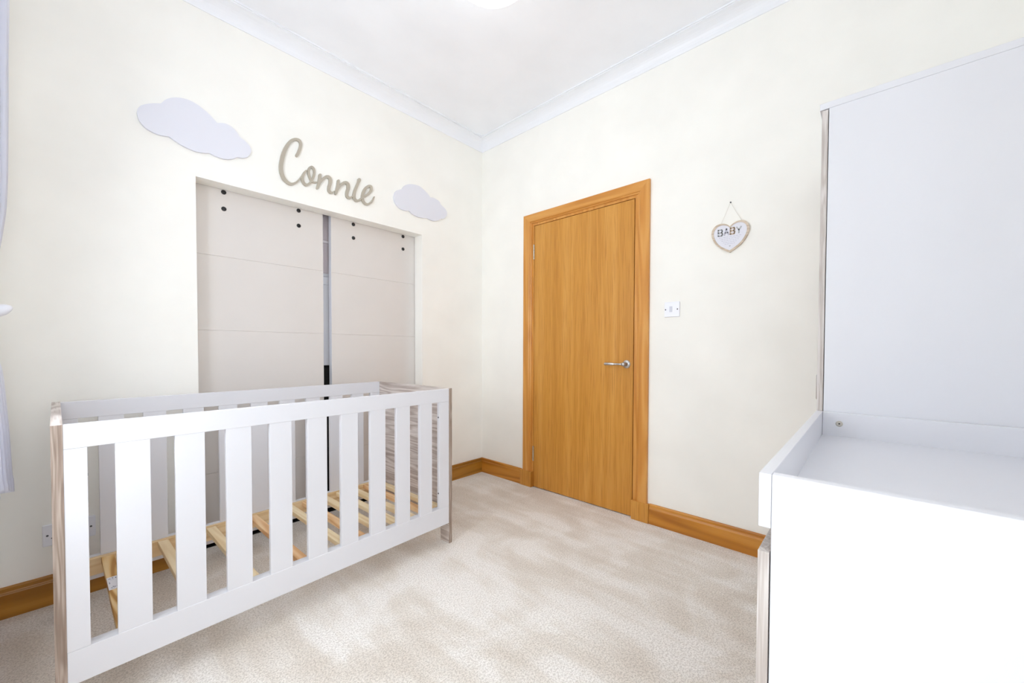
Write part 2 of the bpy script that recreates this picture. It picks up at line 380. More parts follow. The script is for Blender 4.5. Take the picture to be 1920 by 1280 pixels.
# ------------------------------------------------------------------ oak door (door_1)
d1 = thing('door_1', 'oak veneered flush door with chrome lever handle', 'door', (0, -0.97, 0), kind='structure')
oy = 0.97
def D(x0, x1, y0, y1, z0, z1, bev=0.0): return B(x0, x1, y0+oy, y1+oy, z0, z1, bev=bev)
obj('door_leaf', D(-0.001, 0.041, -1.3645, -0.573, 0.006, 1.966, 0.0015), 'oak_z', d1)
jm = bmesh.new()
box(jm, -0.0004, 0.148, -0.570+oy, -0.551+oy, 0, 1.987); box(jm, -0.0004, 0.148, -1.392+oy, -1.3695+oy, 0, 1.987); box(jm, -0.0004, 0.148, -1.3695+oy, -0.570+oy, 1.970, 1.987)
box(jm, 0.046, 0.06, -1.3695+oy, -0.570+oy, 1.955, 1.969); box(jm, 0.046, 0.06, -0.585+oy, -0.570+oy, 0, 1.955); box(jm, 0.046, 0.06, -1.3695+oy, -1.3545+oy, 0, 1.955)
box(jm, 0.10, 0.148, -1.3695+oy, -0.570+oy, 0, 1.969)
obj('door_jamb', jm, 'oak_frame_z', d1)
# architraves, mitred, with a stepped moulded face
aprof = [(0, 0.002), (0, -0.006), (0.006, -0.009), (0.010, -0.010), (0.013, -0.015), (0.020, -0.018), (0.066, -0.020), (0.072, -0.018), (0.073, -0.012), (0.073, -0.0003)]
Li, Ri, Ti = -0.551, -1.392, 1.987
def arch(kind):
    bm = bmesh.new(); A = []; Bq = []
    W = 0.073
    for q, x in aprof:
        x = x if x < 0 else -0.0003
        if kind == 'L': a_, b_ = (Li+q, 0.10), (Li+q, Ti+q*0.94)
        elif kind == 'R': a_, b_ = (Ri-q, 0.10), (Ri-q, Ti+q*0.94)
        else: a_, b_ = (Li+q, Ti+q*0.94), (Ri-q, Ti+q*0.94)
        A.append(bm.verts.new((x, a_[0]+oy, a_[1]))); Bq.append(bm.verts.new((x, b_[0]+oy, b_[1])))
    k = len(A)
    for i in range(k): bm.faces.new((A[i], A[(i+1)%k], Bq[(i+1)%k], Bq[i]))
    bm.faces.new(A); bm.faces.new(Bq[::-1])
    return bm
obj('architrave', arch('L'), 'oak_frame_z', d1); obj('architrave', arch('R'), 'oak_frame_z', d1); obj('architrave', arch('T'), 'oak_frame_y', d1)
obj('plinth_block', D(-0.024, -0.0003, -0.566, -0.4555, 0, 0.116, 0.001), 'oak_z', d1)
obj('plinth_block', D(-0.024, -0.0003, -1.479, -1.3695, 0, 0.116, 0.001), 'oak_z', d1)
for z0, z1 in ((1.718, 1.828), (0.200, 0.312)):
    bm = bmesh.new()
    k = 5; h = (z1-z0)/k
    for i in range(k):
        tube(bm, [(-0.0045, -0.5715+oy, z0+i*h+0.0008), (-0.0045, -0.5715+oy, z0+(i+1)*h-0.0008)], 0.0062, 12)
    box(bm, -0.003, 0.0015, -0.5715+oy, -0.5655+oy, z0, z1); box(bm, -0.0005, 0.0025, -0.580+oy, -0.5715+oy, z0, z1)
    obj('hinge', bm, 'steel', d1)
hd = obj('door_handle', lathe([(0.0, 0.0), (0.0255, 0.0), (0.026, 0.004), (0.0245, 0.008), (0.012, 0.0095), (0.0105, 0.012), (0.0105, 0.040), (0.012, 0.046), (0.0115, 0.056), (0.0, 0.058)], axis=(-1, 0, 0), loc=(0.002, -1.3216+oy, 0.952)), 'chrome', d1, smooth=True)
bm = bmesh.new()
tube(bm, [(-0.047, y+oy, 0.952) for y in (-1.312, -1.300, -1.262, -1.256, -1.252, -1.197, -1.1945, -1.192)], [0.0062, 0.0062, 0.0064, 0.0072, 0.0088, 0.0092, 0.0085, 0.006], 20)
obj('lever', bm, 'chrome', hd, smooth=True)

# ------------------------------------------------------------------ sliding closet doors
def sliding(name, x0, x1, bolts, label):
    t = thing(name, label, 'sliding door', ((x0+x1)/2, 0.12, 0.016), kind='structure')
    cx = (x0+x1)/2; y0, y1 = -0.02, 0.02; zb, zt = 0.0, 1.96
    gz = [g-0.016 for g in (0.384, 0.764, 1.137, 1.529)]
    bm = bmesh.new(); g = 0.0022; dpt = 0.0025
    prof = [(zb, y1), (zb, y0)]
    for z in gz: prof += [(z-g, y0), (z-g*0.4, y0+dpt), (z+g*0.4, y0+dpt), (z+g, y0)]
    prof += [(zt, y0), (zt, y1)]
    A = [bm.verts.new((x0-cx, y, z)) for z, y in prof]; Bq = [bm.verts.new((x1-cx, y, z)) for z, y in prof]
    k = len(A)
    for i in range(k): bm.faces.new((A[i], A[(i+1)%k], Bq[(i+1)%k], Bq[i]))
    bm.faces.new(A); bm.faces.new(Bq[::-1])
    obj('door_panel', bm, 'panel', t)
    for i, xb in enumerate((x0, x1)):
        s = 0.0006 if i == 0 else -0.0006
        e = obj('edge_strip', B(xb-cx-abs(s), xb-cx+abs(s), y0+0.001, y1-0.001, 0.001, zt-0.001), 'white', t)
    for xb, zb_ in bolts:
        b_ = obj('bolt', lathe([(0.0, 0.0), (0.0115, 0.0), (0.0115, 0.003), (0.009, 0.0055), (0.005, 0.0065), (0.0, 0.0068)], axis=(0, -1, 0), loc=(xb-cx, y0, zb_-0.016), n=20), 'black', t, smooth=True)
    return t
dl = sliding('door_2', -1.99, -1.2715, [(-1.781, 1.8705), (-1.781, 1.783), (-1.412, 1.8705), (-1.412, 1.781)], 'left off-white grooved sliding closet door with four black bolts')
dr = sliding('door_3', -1.2205, -0.54, [(-1.075, 1.8685), (-1.075, 1.779), (-0.7015, 1.8685), (-0.7015, 1.777)], 'right off-white grooved sliding closet door with four black bolts')

# things inside the closet, seen through the gap
cs = thing('closet_shelf', 'white shelf board high inside the closet, seen through the door gap', 'shelf', (-1.27, 0.44, 1.52))
obj('shelf_board', B(-0.77, 0.76, -0.275, 0.27, -0.010, 0.010, bev=0.001), 'white', cs)
obj('shelf_support', B(-0.77, 0.76, 0.25, 0.27, -0.04, -0.010, bev=0.001), 'white', cs)
for z0_, what in ((0.010, 'lower'), (0.222, 'upper')):
    fb = thing('fabric_storage_box', 'grey fabric storage box on the closet shelf, %s of the two stacked ones' % what, 'storage box', (-1.20, 0.30, 1.52+z0_), group=None)
    obj('body', B(-0.16, 0.16, -0.135, 0.14, 0.0, 0.195, bev=0.004), 'mauve', fb)
    obj('lid', B(-0.164, 0.164, -0.139, 0.144, 0.195, 0.211, bev=0.003), 'mauve_light', fb)
cb = thing('tall_white_box', 'tall white storage carton standing in the closet behind the door gap', 'storage box', (-1.20, 0.33, 0.935))
cb_bm = B(-0.15, 0.15, -0.17, 0.17, 0.0, 0.56, bev=0.003)
obj('carton', cb_bm, 'white', cb)
obj('lid', B(-0.155, 0.155, -0.175, 0.175, 0.52, 0.572, bev=0.003), 'white', cb)
sc = thing('black_travel_case', 'black upright case inside the closet under the white carton, seen through the door gap', 'case', (-1.20, 0.33, 0.0))
obj('shell', B(-0.22, 0.22, -0.16, 0.16, 0.04, 0.93, bev=0.025, seg=3), 'case', sc)
obj('front_pocket', B(-0.18, 0.18, -0.172, -0.15, 0.10, 0.76, bev=0.008), 'case', sc)
for sx in (-0.17, 0.17):
    for sy in (-0.1, 0.1):
        obj('wheel', lathe([(0, -0.012), (0.02, -0.012), (0.022, -0.008), (0.022, 0.008), (0.02, 0.012), (0, 0.012)], axis=(1, 0, 0), loc=(sx, sy, 0.022), n=20), 'black', sc)

# ------------------------------------------------------------------ cot
CX, CY, CTH = -0.9614, -0.7940, 0.0366117
CL, CW, CH = 1.3917, 0.7049, 0.8321
# local frame: origin at front right foot, x = -u, y = w
ct = thing('cot', 'white and washed oak baby cot with slatted sides and a bare pine base', 'cot', (CX, CY, 0), CTH)
def K(u0, u1, w0, w1, z0, z1, bev=0.0012): return B(-u1, -u0, w0, w1, z0, z1, bev=bev)
EP = 0.020
for u0, leftend in ((0, False), (CL-0.022, True)):
    u1 = u0 + (0.022 if leftend else EP)
    bm = bmesh.new()   # end panel: one board with a cut-out between its two feet
    out = [(0, 0), (0.0695, 0), (0.0695, 0.11), (CW-0.0695, 0.11), (CW-0.0695, 0), (CW, 0), (CW, CH), (0, CH)]
    out = [(0, 0), (0.0695, 0), (0.0695, 0.115), (0, 0.115)], [(CW-0.0695, 0), (CW, 0), (CW, 0.115), (CW-0.0695, 0.115)]
    box(bm, -u1, -u0, 0, CW, 0.115, CH, bev=0)
    box(bm, -u1, -u0, 0, 0.0695, 0, 0.115, bev=0); box(bm, -u1, -u0, CW-0.0695, CW, 0, 0.115, bev=0)
    bmesh.ops.remove_doubles(bm, verts=bm.verts, dist=1e-5)
    ep = obj('end_panel', bm, 'ash_y', ct)
    # edge banding strips with upright grain, front, back and top
    obj('edge_band', B(-u1, -u0, -0.0008, 0.0, 0, CH), 'ash_z', ep)
    obj('edge_band', B(-u1, -u0, CW, CW+0.0008, 0, CH), 'ash_z', ep)
    obj('edge_band', B(-u1, -u0, 0, CW, CH, CH+0.0006), 'ash_y', ep)
zt0, zb0, zb1 = 0.7645, 0.204, 0.1105
for w0, w1, side in ((0.0, 0.020, 'front'), (CW-0.020, CW, 'back')):
    a_, b_ = EP, CL-0.022
    obj('top_rail', K(a_, b_, w0, w1, zt0, CH-0.001), 'white', ct)
    obj('bottom_rail', K(a_, b_, w0, w1, zb1, zb0), 'white', ct)
    obj('stile', K(a_, 0.0836, w0+0.0003, w1-0.0003, zb0+0.0004, zt0-0.0004, bev=0.0008), 'white', ct)
    obj('stile', K(1.3253, b_, w0+0.0003, w1-0.0003, zb0+0.0004, zt0-0.0004, bev=0.0008), 'white', ct)
    for k in range(9):
        u0 = 0.1305 + 0.1331*k
        obj('side_slat', K(u0, u0+0.0755, w0+0.0015, w1-0.0015, zb0-0.002, zt0+0.002), 'white', ct)
# connector caps on the stile edges
for u, sgn in ((0.0836, 1), (1.3253, -1)):
    for z in (0.685, 0.285):
        obj('connector_cap', lathe([(0, 0), (0.0045, 0), (0.004, 0.001), (0, 0.001)], axis=(-sgn, 0, 0), loc=(-u, 0.010, z), n=14), 'dark', ct)
# bed base: two bearers and cross slats
ZB = 0.198
obj('side_bearer', K(EP+0.004, CL-0.026, 0.0215, 0.0415, ZB-0.064, ZB+0.004), 'white', ct)
obj('side_bearer', K(EP+0.004, CL-0.026, CW-0.0405, CW-0.0205, ZB-0.064, ZB+0.002), 'pine_x', ct)
us = [1.2525, 1.0825, 0.910, 0.738, 0.648, 0.563, 0.474, 0.384, 0.296, 0.212, 0.126, 0.045]
us = [1.2525, 1.0825, 0.910, 0.738, 0.562, 0.474, 0.386, 0.298, 0.212, 0.126, 0.042]
us = [1.2525, 1.0825, 0.9125, 0.7425, 0.5725, 0.488, 0.390, 0.300, 0.215, 0.130, 0.045]
kinds = ['pine_k', 'pine_y', 'pine_y', 'pine_o', 'pine_y', 'pine_o', 'pine_y', 'pine_y', 'pine_y', 'pine_o', 'pine_y']
for i, u in enumerate(us):
    s = obj('base_slat', K(u-0.018, u+0.018, 0.0415, CW-0.0405, ZB-0.022, ZB, bev=0.002), kinds[i], ct)
    if i == 0:
        bm = K(u-0.0172, u+0.0172, 0.330, 0.440, ZB, ZB+0.0004, bev=0); nf = len(bm.faces)
        for (ua, wa, du, dw) in ((0.010, 0.425, 0.006, 0.004), (0.002, 0.428, 0.004, 0.006), (-0.006, 0.424, 0.003, 0.008), (-0.012, 0.420, 0.002, 0.010), (0.004, 0.415, 0.010, 0.001),
                                 (0.012, 0.392, 0.002, 0.006), (0.012, 0.384, 0.003, 0.004), (0.009, 0.346, 0.004, 0.003), (0.005, 0.352, 0.002, 0.008), (0.001, 0.348, 0.004, 0.005), (-0.005, 0.350, 0.003, 0.006), (-0.010, 0.346, 0.003, 0.008), (0.006, 0.338, 0.009, 0.0012), (-0.012, 0.362, 0.003, 0.004)):
            box(bm, -(u+ua+du/2), -(u+ua-du/2), wa-dw/2, wa+dw/2, ZB+0.0004, ZB+0.0006)
        for k, f_ in enumerate(bm.faces): f_.material_index = 0 if k < nf else 1
        lb = obj('paper_label', bm, 'paper', s); lb.data.materials.append(M['ink'])
        lb['label'] = 'white printed paper label'

# ------------------------------------------------------------------ changing table
FY0, FY1, FYB = -2.3135, -2.331, -2.87       # door front plane, carcass front, back
CTX0, CTX1 = -1.535, -0.622
zr = 0.838
cg = thing('changing_table', 'white changing table with raised tray rim and washed grey door fronts', 'changing table', (CTX0, FY1, 0))
def G(x0, x1, y0, y1, z0, z1, bev=0.001): return B(x0-CTX0, x1-CTX0, y0-FY1, y1-FY1, z0, z1, bev=bev)
obj('side_panel', G(CTX0, CTX0+0.018, FYB, FY1-0.0005, 0, zr, bev=0.0015), 'white', cg)
obj('side_panel', G(CTX1-0.018, CTX1, FYB, FY1-0.0005, 0, zr, bev=0.0015), 'white', cg)
obj('tray_rail', G(CTX0, CTX1, FY1, FY0, 0.749, zr, bev=0.0012), 'white', cg)
obj('tray_rail', G(CTX0+0.018, CTX1-0.018, FYB, FYB+0.018, 0.762, zr, bev=0.0012), 'white', cg)
obj('tray_board', G(CTX0+0.018, CTX1-0.018, FYB+0.018, FY1, 0.744, 0.762, bev=0), 'white', cg)
obj('back_panel', G(CTX0+0.018, CTX1-0.018, FYB+0.001, FYB+0.007, 0.05, 0.744, bev=0), 'white', cg)
obj('bottom_board', G(CTX0+0.018, CTX1-0.018, FYB+0.007, FY1-0.002, 0.06, 0.078, bev=0), 'white', cg)
obj('plinth', G(CTX0+0.018, CTX1-0.018, FY1-0.04, FY1-0.022, 0, 0.06, bev=0), 'white', cg)
xm = (CTX0+CTX1)/2
for x0, x1 in ((CTX0, xm-0.0015), (xm+0.0015, CTX1)):
    o = obj('cabinet_door', G(x0, x1, FY1+0.0015, FY0, 0.04, 0.709, bev=0.0008), 'pale_z', cg)
    o['label'] = 'washed grey wood effect door front'
by, bz = -2.374, 0.803
bo = obj('connector_bolt', lathe([(0, 0), (0.0092, 0), (0.0092, 0.0015), (0.0075, 0.0028), (0.003, 0.003), (0.0028, 0.001), (0, 0.001)], axis=(-1, 0, 0), loc=(CTX1-0.018-CTX0, by-FY1, bz), n=24), 'nickel', cg, smooth=False)
obj('bolt_socket', lathe([(0, 0), (0.0024, 0), (0, 0.0003)], axis=(-1, 0, 0), loc=(CTX1-0.018-CTX0-0.0012, by-FY1, bz), n=6), 'black', bo)

# ------------------------------------------------------------------ wardrobe
WX0, WX1 = -0.620, -0.022
wd = thing('wardrobe', 'tall white wardrobe with washed grey doors and an overhanging white top', 'wardrobe', (WX0, FY1, 0))
def Wd(x0, x1, y0, y1, z0, z1, bev=0.001): return B(x0-WX0, x1-WX0, y0-FY1, y1-FY1, z0, z1, bev=bev)
obj('side_panel', Wd(WX0, WX0+0.018, FYB, FY1-0.0005, 0, 1.8355, bev=0.0008), 'white', wd)
obj('side_panel', Wd(WX1-0.018, WX1, FYB, FY1-0.0005, 0, 1.8355, bev=0.0008), 'white', wd)
obj('top_board', Wd(WX0, WX1, FYB, -2.3075, 1.836, 1.857, bev=0.001), 'white', wd)
obj('back_panel', Wd(WX0+0.018, WX1-0.018, FYB, FYB+0.006, 0.05, 1.835, bev=0), 'white', wd)
obj('bottom_board', Wd(WX0+0.018, WX1-0.018, FYB+0.007, FY1-0.002, 0.06, 0.078, bev=0), 'white', wd)
xm = (WX0+WX1)/2
for x0, x1, hx in ((WX0, xm-0.0015, xm-0.035), (xm+0.0015, WX1, xm+0.035)):
    o = obj('cabinet_door', Wd(x0, x1, FY1+0.0015, FY0, 0.04, 1.833, bev=0.0008), 'pale_z', wd)
    o['label'] = 'washed grey wood effect door'
    bm = bmesh.new()
    ys = FY0-FY1
    tube(bm, [(hx-WX0, ys, 0.845), (hx-WX0, ys+0.016, 0.847), (hx-WX0, ys+0.020, 0.853), (hx-WX0, ys+0.020, 0.943), (hx-WX0, ys+0.016, 0.949), (hx-WX0, ys, 0.951)], 0.004, 10)
    obj('handle', bm, 'chrome', o, smooth=True)

# ------------------------------------------------------------------ ceiling light
LX, LY, LR = -1.018, -1.150, 0.185
cl = thing('ceiling_light', 'round white opal dome light flush on the ceiling', 'ceiling light', (LX, LY, RH))
obj('base_ring', lathe([(0, 0), (LR+0.004, 0), (LR+0.004, -0.016), (LR-0.004, -0.018), (0, -0.018)], n=64), 'gloss_white', cl, smooth=False)
obj('lamp_shade', lathe([(LR-0.002, -0.018)] + [((LR-0.002)*math.cos(t), -0.018-0.075*math.sin(t)) for t in [i*PI/2/14 for i in range(1, 14)]] + [(0, -0.093)], n=64), 'opal', cl, smooth=True)

# ------------------------------------------------------------------ things on the back wall (plane y = 0)
def backwall(dx, dz): return lambda u, v, d: (u-dx, -d, v-dz)
PC = (-2.281743, -2.446843, 1.037637); F_ = 732.358; SY_ = 31.37
def on_wall(px, py, axis, val):
    """point of the photograph's view traced on to a real wall plane: used once to read off the outlines' true sizes"""
    a = (px-960)/F_; b_ = (py-640-SY_)/F_
    d = right*a + down*b_ + fwd
    t = (val-PC[axis])/d[axis]
    return tuple(PC[i]+t*d[i] for i in range(3))
def cloud(name, pts, label, off, dep):
    P = [(on_wall(x, y, 1, -(off+dep))[0], on_wall(x, y, 1, -(off+dep))[2]) for x, y in pts]
    # each arc between notches is a smooth bulge
    cx = sum(p[0] for p in P)/len(P); cz = min(p[1] for p in P)
    bm = prism(bmesh.new(), [(p[0]-cx, p[1]-cz) for p in P], lambda u, v, d: (u, -d, v), dep, bev=0.0008)
    o = obj(name, bm, 'cloud'); o.location = (cx, -off, cz)
    return tag(o, label, 'wall decoration', 'cloud cut-outs on the wall')
def arcs(segs, k=6):
    out = []
    for s in segs:
        c = catmull(s, k); out += c[:-1]
    return out
def zc(pts, s, ox, oy_): return [(x/s+ox, y/s+oy_) for x, y in pts]
big = arcs([
  [(1015,498),(1060,530),(1110,560),(1170,585),(1215,595),(1258,597)],
  [(1258,597),(1300,618),(1350,633),(1395,632),(1425,621)],
  [(1425,621),(1460,627),(1490,618),(1507,590),(1500,560),(1475,528),(1438,500)],
  [(1438,500),(1420,470),(1390,440),(1350,420),(1303,417)],
  [(1303,417),(1275,385),(1230,342),(1170,298),(1110,272),(1050,264),(1000,274),(965,300)],
  [(965,300),(925,299),(880,303),(840,316),(822,345),(832,395),(865,438),(905,466),(955,487),(1015,498)]])
cloud('cloud_cutout', zc(big, 3.2, 0, 100), 'larger white cloud cut-out on the wall, above left of the name sign', 0.001, 0.012)
small = arcs([
  [(1335,560),(1360,583),(1400,600),(1445,605)],
  [(1445,605),(1480,620),(1515,616),(1522,608)],
  [(1522,608),(1545,606),(1562,585),(1556,555),(1525,522)],
  [(1525,522),(1512,500),(1480,482),(1462,480)],
  [(1462,480),(1440,450),(1395,412),(1345,400),(1310,408),(1292,430)],
  [(1292,430),(1262,438),(1245,462),(1246,500),(1272,540),(1308,558),(1335,560)]])
cloud('cloud_cutout', zc(small, 3.2, 350, 220), 'smaller white cloud cut-out on the wall, right of the name sign', 0.001, 0.010)

# name sign: one strip per letter stroke
strokes = {
 'C': [[(455,408,60),(482,355,58),(505,295,54),(512,240,52),(497,195,50),(462,172,46),(415,170,48),(360,198,58),(308,265,66),(262,360,72),(232,470,74),(217,575,74),(224,665,70),(252,745,62),(300,802,54),(360,838,46),(425,825,38),(475,785,30),(515,735,24),(548,690,24)]],
 'o': [[(592,640,30),(560,680,40),(538,740,46),(545,800,48),(578,845,44),(615,848,40),(660,810,40),(700,740,40),(716,670,40),(706,610,38),(672,582,38),(638,605,38),(628,660,40),(642,725,38),(668,785,34),(705,812,30),(745,815,26)]],
 'n': [[(803,705,54),(795,770,54),(780,840,50),(762,900,42)], [(775,880,24),(805,820,34),(845,765,42),(885,732,46),(925,730,50),(953,765,56),(955,820,58),(940,880,56),(935,930,50),(955,962,42),(985,968,32),(1012,950,24)]],
 'n2': [[(1078,790,46),(1070,850,46),(1055,920,44),(1038,982,40)], [(1050,960,24),(1078,905,32),(1115,855,42),(1155,822,48),(1195,818,50),(1222,850,54),(1224,905,56),(1208,960,54),(1205,1010,48),(1225,1042,42),(1258,1045,34),(1288,1020,24)]],
 'i': [[(1388,776,62),(1385,790,60),(1372,825,48),(1345,890,48),(1322,950,50),(1312,1010,50),(1320,1060,46),(1348,1088,42),(1385,1082,36),(1425,1045,26)]],
 'e': [[(1438,1032,30),(1490,1012,42),(1545,970,44),(1573,920,42),(1565,876,40),(1530,868,40),(1488,900,44),(1455,960,50),(1438,1030,46),(1448,1090,42),(1480,1132,38),(1518,1142,36),(1560,1118,32),(1595,1075,26),(1614,1032,20)]],
}
SX, SZ = -1.26, 2.0
ns = thing('name_sign', 'taupe wooden script sign reading Connie above the sliding doors', 'name sign', (SX, -0.001, SZ))
def stroke(bm, pts, dep):
    W3 = []
    for x, y, wd_ in pts:
        X, _, Z = on_wall(500+x/8, 240+y/8, 1, -dep)
        X2, _, Z2 = on_wall(500+x/8, 240+(y+1)/8, 1, -dep); X3, _, Z3 = on_wall(500+(x+1)/8, 240+y/8, 1, -dep)
        W3.append((X-SX, Z-SZ, wd_, (X3-X, Z3-Z), (X2-X, Z2-Z), x, y))
    c = catmull([(a_[0], a_[1], a_[2], a_[5], a_[6]) for a_ in W3], 8)
    ex, ey = W3[len(W3)//2][3], W3[len(W3)//2][4]
    Lf, Rt = [], []
    n = len(c)
    for i, p in enumerate(c):
        q0, q1 = c[max(i-1, 0)], c[min(i+1, n-1)]
        dx, dy = q1[3]-q0[3], q1[4]-q0[4]; l = math.hypot(dx, dy) or 1
        nx, ny = -dy/l, dx/l; h = p[2]*0.43
        ox, oz = (nx*ex[0]+ny*ey[0])*h, (nx*ex[1]+ny*ey[1])*h
        Lf.append((p[0]+ox, p[1]+oz)); Rt.append((p[0]-ox, p[1]-oz))
    def cap(i, s):
        p = c[i]; q = c[i+s] ; dx, dy = p[3]-q[3], p[4]-q[4]; l = math.hypot(dx, dy) or 1
        dx, dy = dx/l, dy/l; nx, ny = -dy, dx; h = p[2]*0.43; res = []
        for t in (60, 30, 0, -30, -60):
            a_ = math.radians(t); vx = (dx*math.cos(a_)+nx*math.sin(a_))*h; vy = (dy*math.cos(a_)+ny*math.sin(a_))*h
            res.append((p[0]+vx*ex[0]+vy*ey[0], p[1]+vx*ex[1]+vy*ey[1]))
        return res
    def strip(A_, B_):
        pass
    f = [[bm.verts.new((u, -dep-0.0009*i_/n, v)) for i_, (u, v) in enumerate(S_)] for S_ in (Lf, Rt)]
    k = [[bm.verts.new((u, 0, v)) for u, v in S_] for S_ in (Lf, Rt)]
    for i in range(n-1):
        bm.faces.new((f[0][i], f[0][i+1], f[1][i+1], f[1][i])); bm.faces.new((k[0][i], k[1][i], k[1][i+1], k[0][i+1]))
        bm.faces.new((f[0][i], k[0][i], k[0][i+1], f[0][i+1])); bm.faces.new((f[1][i], f[1][i+1], k[1][i+1], k[1][i]))
    for i, s in ((0, 1), (n-1, -1)):
        pc = cap(i, s)
        a_, b_ = (f[0][i], f[1][i]); ka, kb = (k[0][i], k[1][i])
        # order: start near the side closest to the first cap point
        if (Vector((pc[0][0], pc[0][1]))-Vector((a_.co.x, a_.co.z))).length > (Vector((pc[0][0], pc[0][1]))-Vector((b_.co.x, b_.co.z))).length: pc = pc[::-1]
        cf = [bm.verts.new((u, -dep-0.0009*i/n, v)) for u, v in pc]; ck = [bm.verts.new((u, 0, v)) for u, v in pc]
        ch = [a_]+cf+[b_]; kh = [ka]+ck+[kb]
        bm.faces.new(ch); bm.faces.new(kh[::-1])
        for j in range(len(ch)-1): bm.faces.new((ch[j], ch[j+1], kh[j+1], kh[j]))
nstk = 0
for key, sl in strokes.items():
    bm = bmesh.new()
    for s_ in sl:
        stroke(bm, s_, 0.0085+0.00025*nstk); nstk += 1
    obj('letter_' + key[0].lower() if key != 'C' else 'letter_c', bm, 'letter', ns)

# double socket low on the back wall
so = thing('wall_socket', 'white double socket plate low on the wall behind the cot', 'socket', (-2.3415, -0.0005, 0.2815))
bm = B(-0.0735, 0.0735, -0.009, 0, -0.0435, 0.0435, bev=0.003, seg=3); obj('plate', bm, 'plastic', so)
for sx in (-1, 1):
    obj('screw', lathe([(0, 0), (0.0038, 0), (0.003, 0.0008), (0, 0.0008)], axis=(0, -1, 0), loc=(sx*0.0600, -0.009, 0), n=14), 'dark', so)
    obj('rocker', B(sx*0.0365-0.005, sx*0.0365+0.005, -0.0115, -0.009, 0.014, 0.030, bev=0.0008), 'plastic', so)
    bm = bmesh.new()
    box(bm, sx*0.0365-0.002, sx*0.0365+0.002, -0.0094, -0.0089, 0.002, 0.010)
    for q in (-1, 1): box(bm, sx*0.0365+q*0.011-0.0032, sx*0.0365+q*0.011+0.0032, -0.0094, -0.0089, -0.015, -0.011)
    obj('pin_slots', bm, 'dark', so)

# ------------------------------------------------------------------ things on the right wall (plane x = 0)
sw = thing('light_switch', 'white single light switch on the wall beside the oak door', 'light switch', (-0.0005, -1.600, 1.274))
obj('plate', B(-0.008, 0, -0.043, 0.043, -0.043, 0.043, bev=0.003, seg=3), 'plastic', sw)
obj('rocker', B(-0.0105, -0.008, -0.0025, 0.0135, -0.015, 0.017, bev=0.001), 'plastic_grey', sw)
for sy in (-0.031, 0.036): obj('screw', lathe([(0, 0), (0.0038, 0), (0.003, 0.0008), (0, 0.0008)], axis=(-1, 0, 0), loc=(-0.008, sy, 0), n=14), 'dark', sw)

HY, HZ = -1.8945, 1.5500
hp = thing('heart_plaque', 'hanging wooden heart plaque reading BABY on the wall right of the light switch', 'plaque', (-0.001, HY, HZ))
def heart(s=1.0, n=48):
    # half outline in (v = sideways, z) measured from the photo, mirrored
    half = [(0, 0.0), (0.022, 0.0125), (0.044, 0.028), (0.064, 0.048), (0.080, 0.075), (0.0885, 0.104), (0.085, 0.130), (0.070, 0.149), (0.050, 0.156), (0.030, 0.154), (0.013, 0.146), (0, 0.134)]
    c = catmull(half, 4)
    c[0] = (0, 0.0)
    pts = c + [(-a_, b_) for a_, b_ in c[::-1][1:-1]]
    return [(a_*s, 0.078 + (b_-0.078)*s) for a_, b_ in pts]
O_ = heart(); I_ = heart(0.875)
I_ = [(a_, b_+0.001) for a_, b_ in I_]
bm = bmesh.new()
of = [bm.verts.new((-0.010, u, v)) for u, v in O_]; ob = [bm.verts.new((0, u, v)) for u, v in O_]
if_ = [bm.verts.new((-0.010, u, v)) for u, v in I_]; ib = [bm.verts.new((-0.006, u, v)) for u, v in I_]
n_ = len(O_)
for i in range(n_):
    j = (i+1) % n_
    bm.faces.new((of[i], of[j], if_[j], if_[i])); bm.faces.new((of[i], ob[i], ob[j], of[j])); bm.faces.new((if_[i], if_[j], ib[j], ib[i]))
bm.faces.new(ob)
obj('wooden_heart', bm, 'heart_wood', hp)
bm = prism(bmesh.new(), I_, lambda u, v, d: (-0.006-d, u, v), 0.0015)
face = obj('white_face', bm, 'cloud', hp)
def word(chars, y0, z0, h, wch, gap, depth, mat_cycle, tilt=0, parent=None):
    """block capitals from 5x7 strokes; text runs towards -y"""
    G_ = {'B': [((0,0),(0,1)), ((0,1),(.75,1)), ((.75,1),(.85,.76)), ((.85,.76),(.7,.53)), ((0,.53),(.7,.53)), ((.7,.53),(.9,.27)), ((.9,.27),(.78,0)), ((0,0),(.78,0))],
          'A': [((0,0),(.45,1)), ((.45,1),(.9,0)), ((.18,.36),(.72,.36))],
          'Y': [((0,1),(.45,.5)), ((.9,1),(.45,.5)), ((.45,.5),(.45,0))]}
    for i, ch in enumerate(chars):
        bm = bmesh.new(); th = h*0.11
        for (a_, b_) in G_[ch]:
            p = Vector((a_[0]*wch, a_[1]*h)); q = Vector((b_[0]*wch, b_[1]*h)); d = (q-p).normalized(); nn = Vector((-d.y, d.x))*th
            p -= d*th*0.6; q += d*th*0.6
            quad = [p+nn, q+nn, q-nn, p-nn]
            prism(bm, [(c_.x, c_.y) for c_ in quad], lambda u, v, dd: (-0.0075-dd, y0 - i*(wch*0.9+gap) - u, z0 + v + u*tilt), depth)
        obj('letter', bm, mat_cycle[i % len(mat_cycle)], parent)
word('BABY', 0.0555, 0.0935, 0.031, 0.0225, 0.0085, 0.0012, ['letter_grey', 'inkpale', 'letter_tan', 'letter_grey'], parent=face)
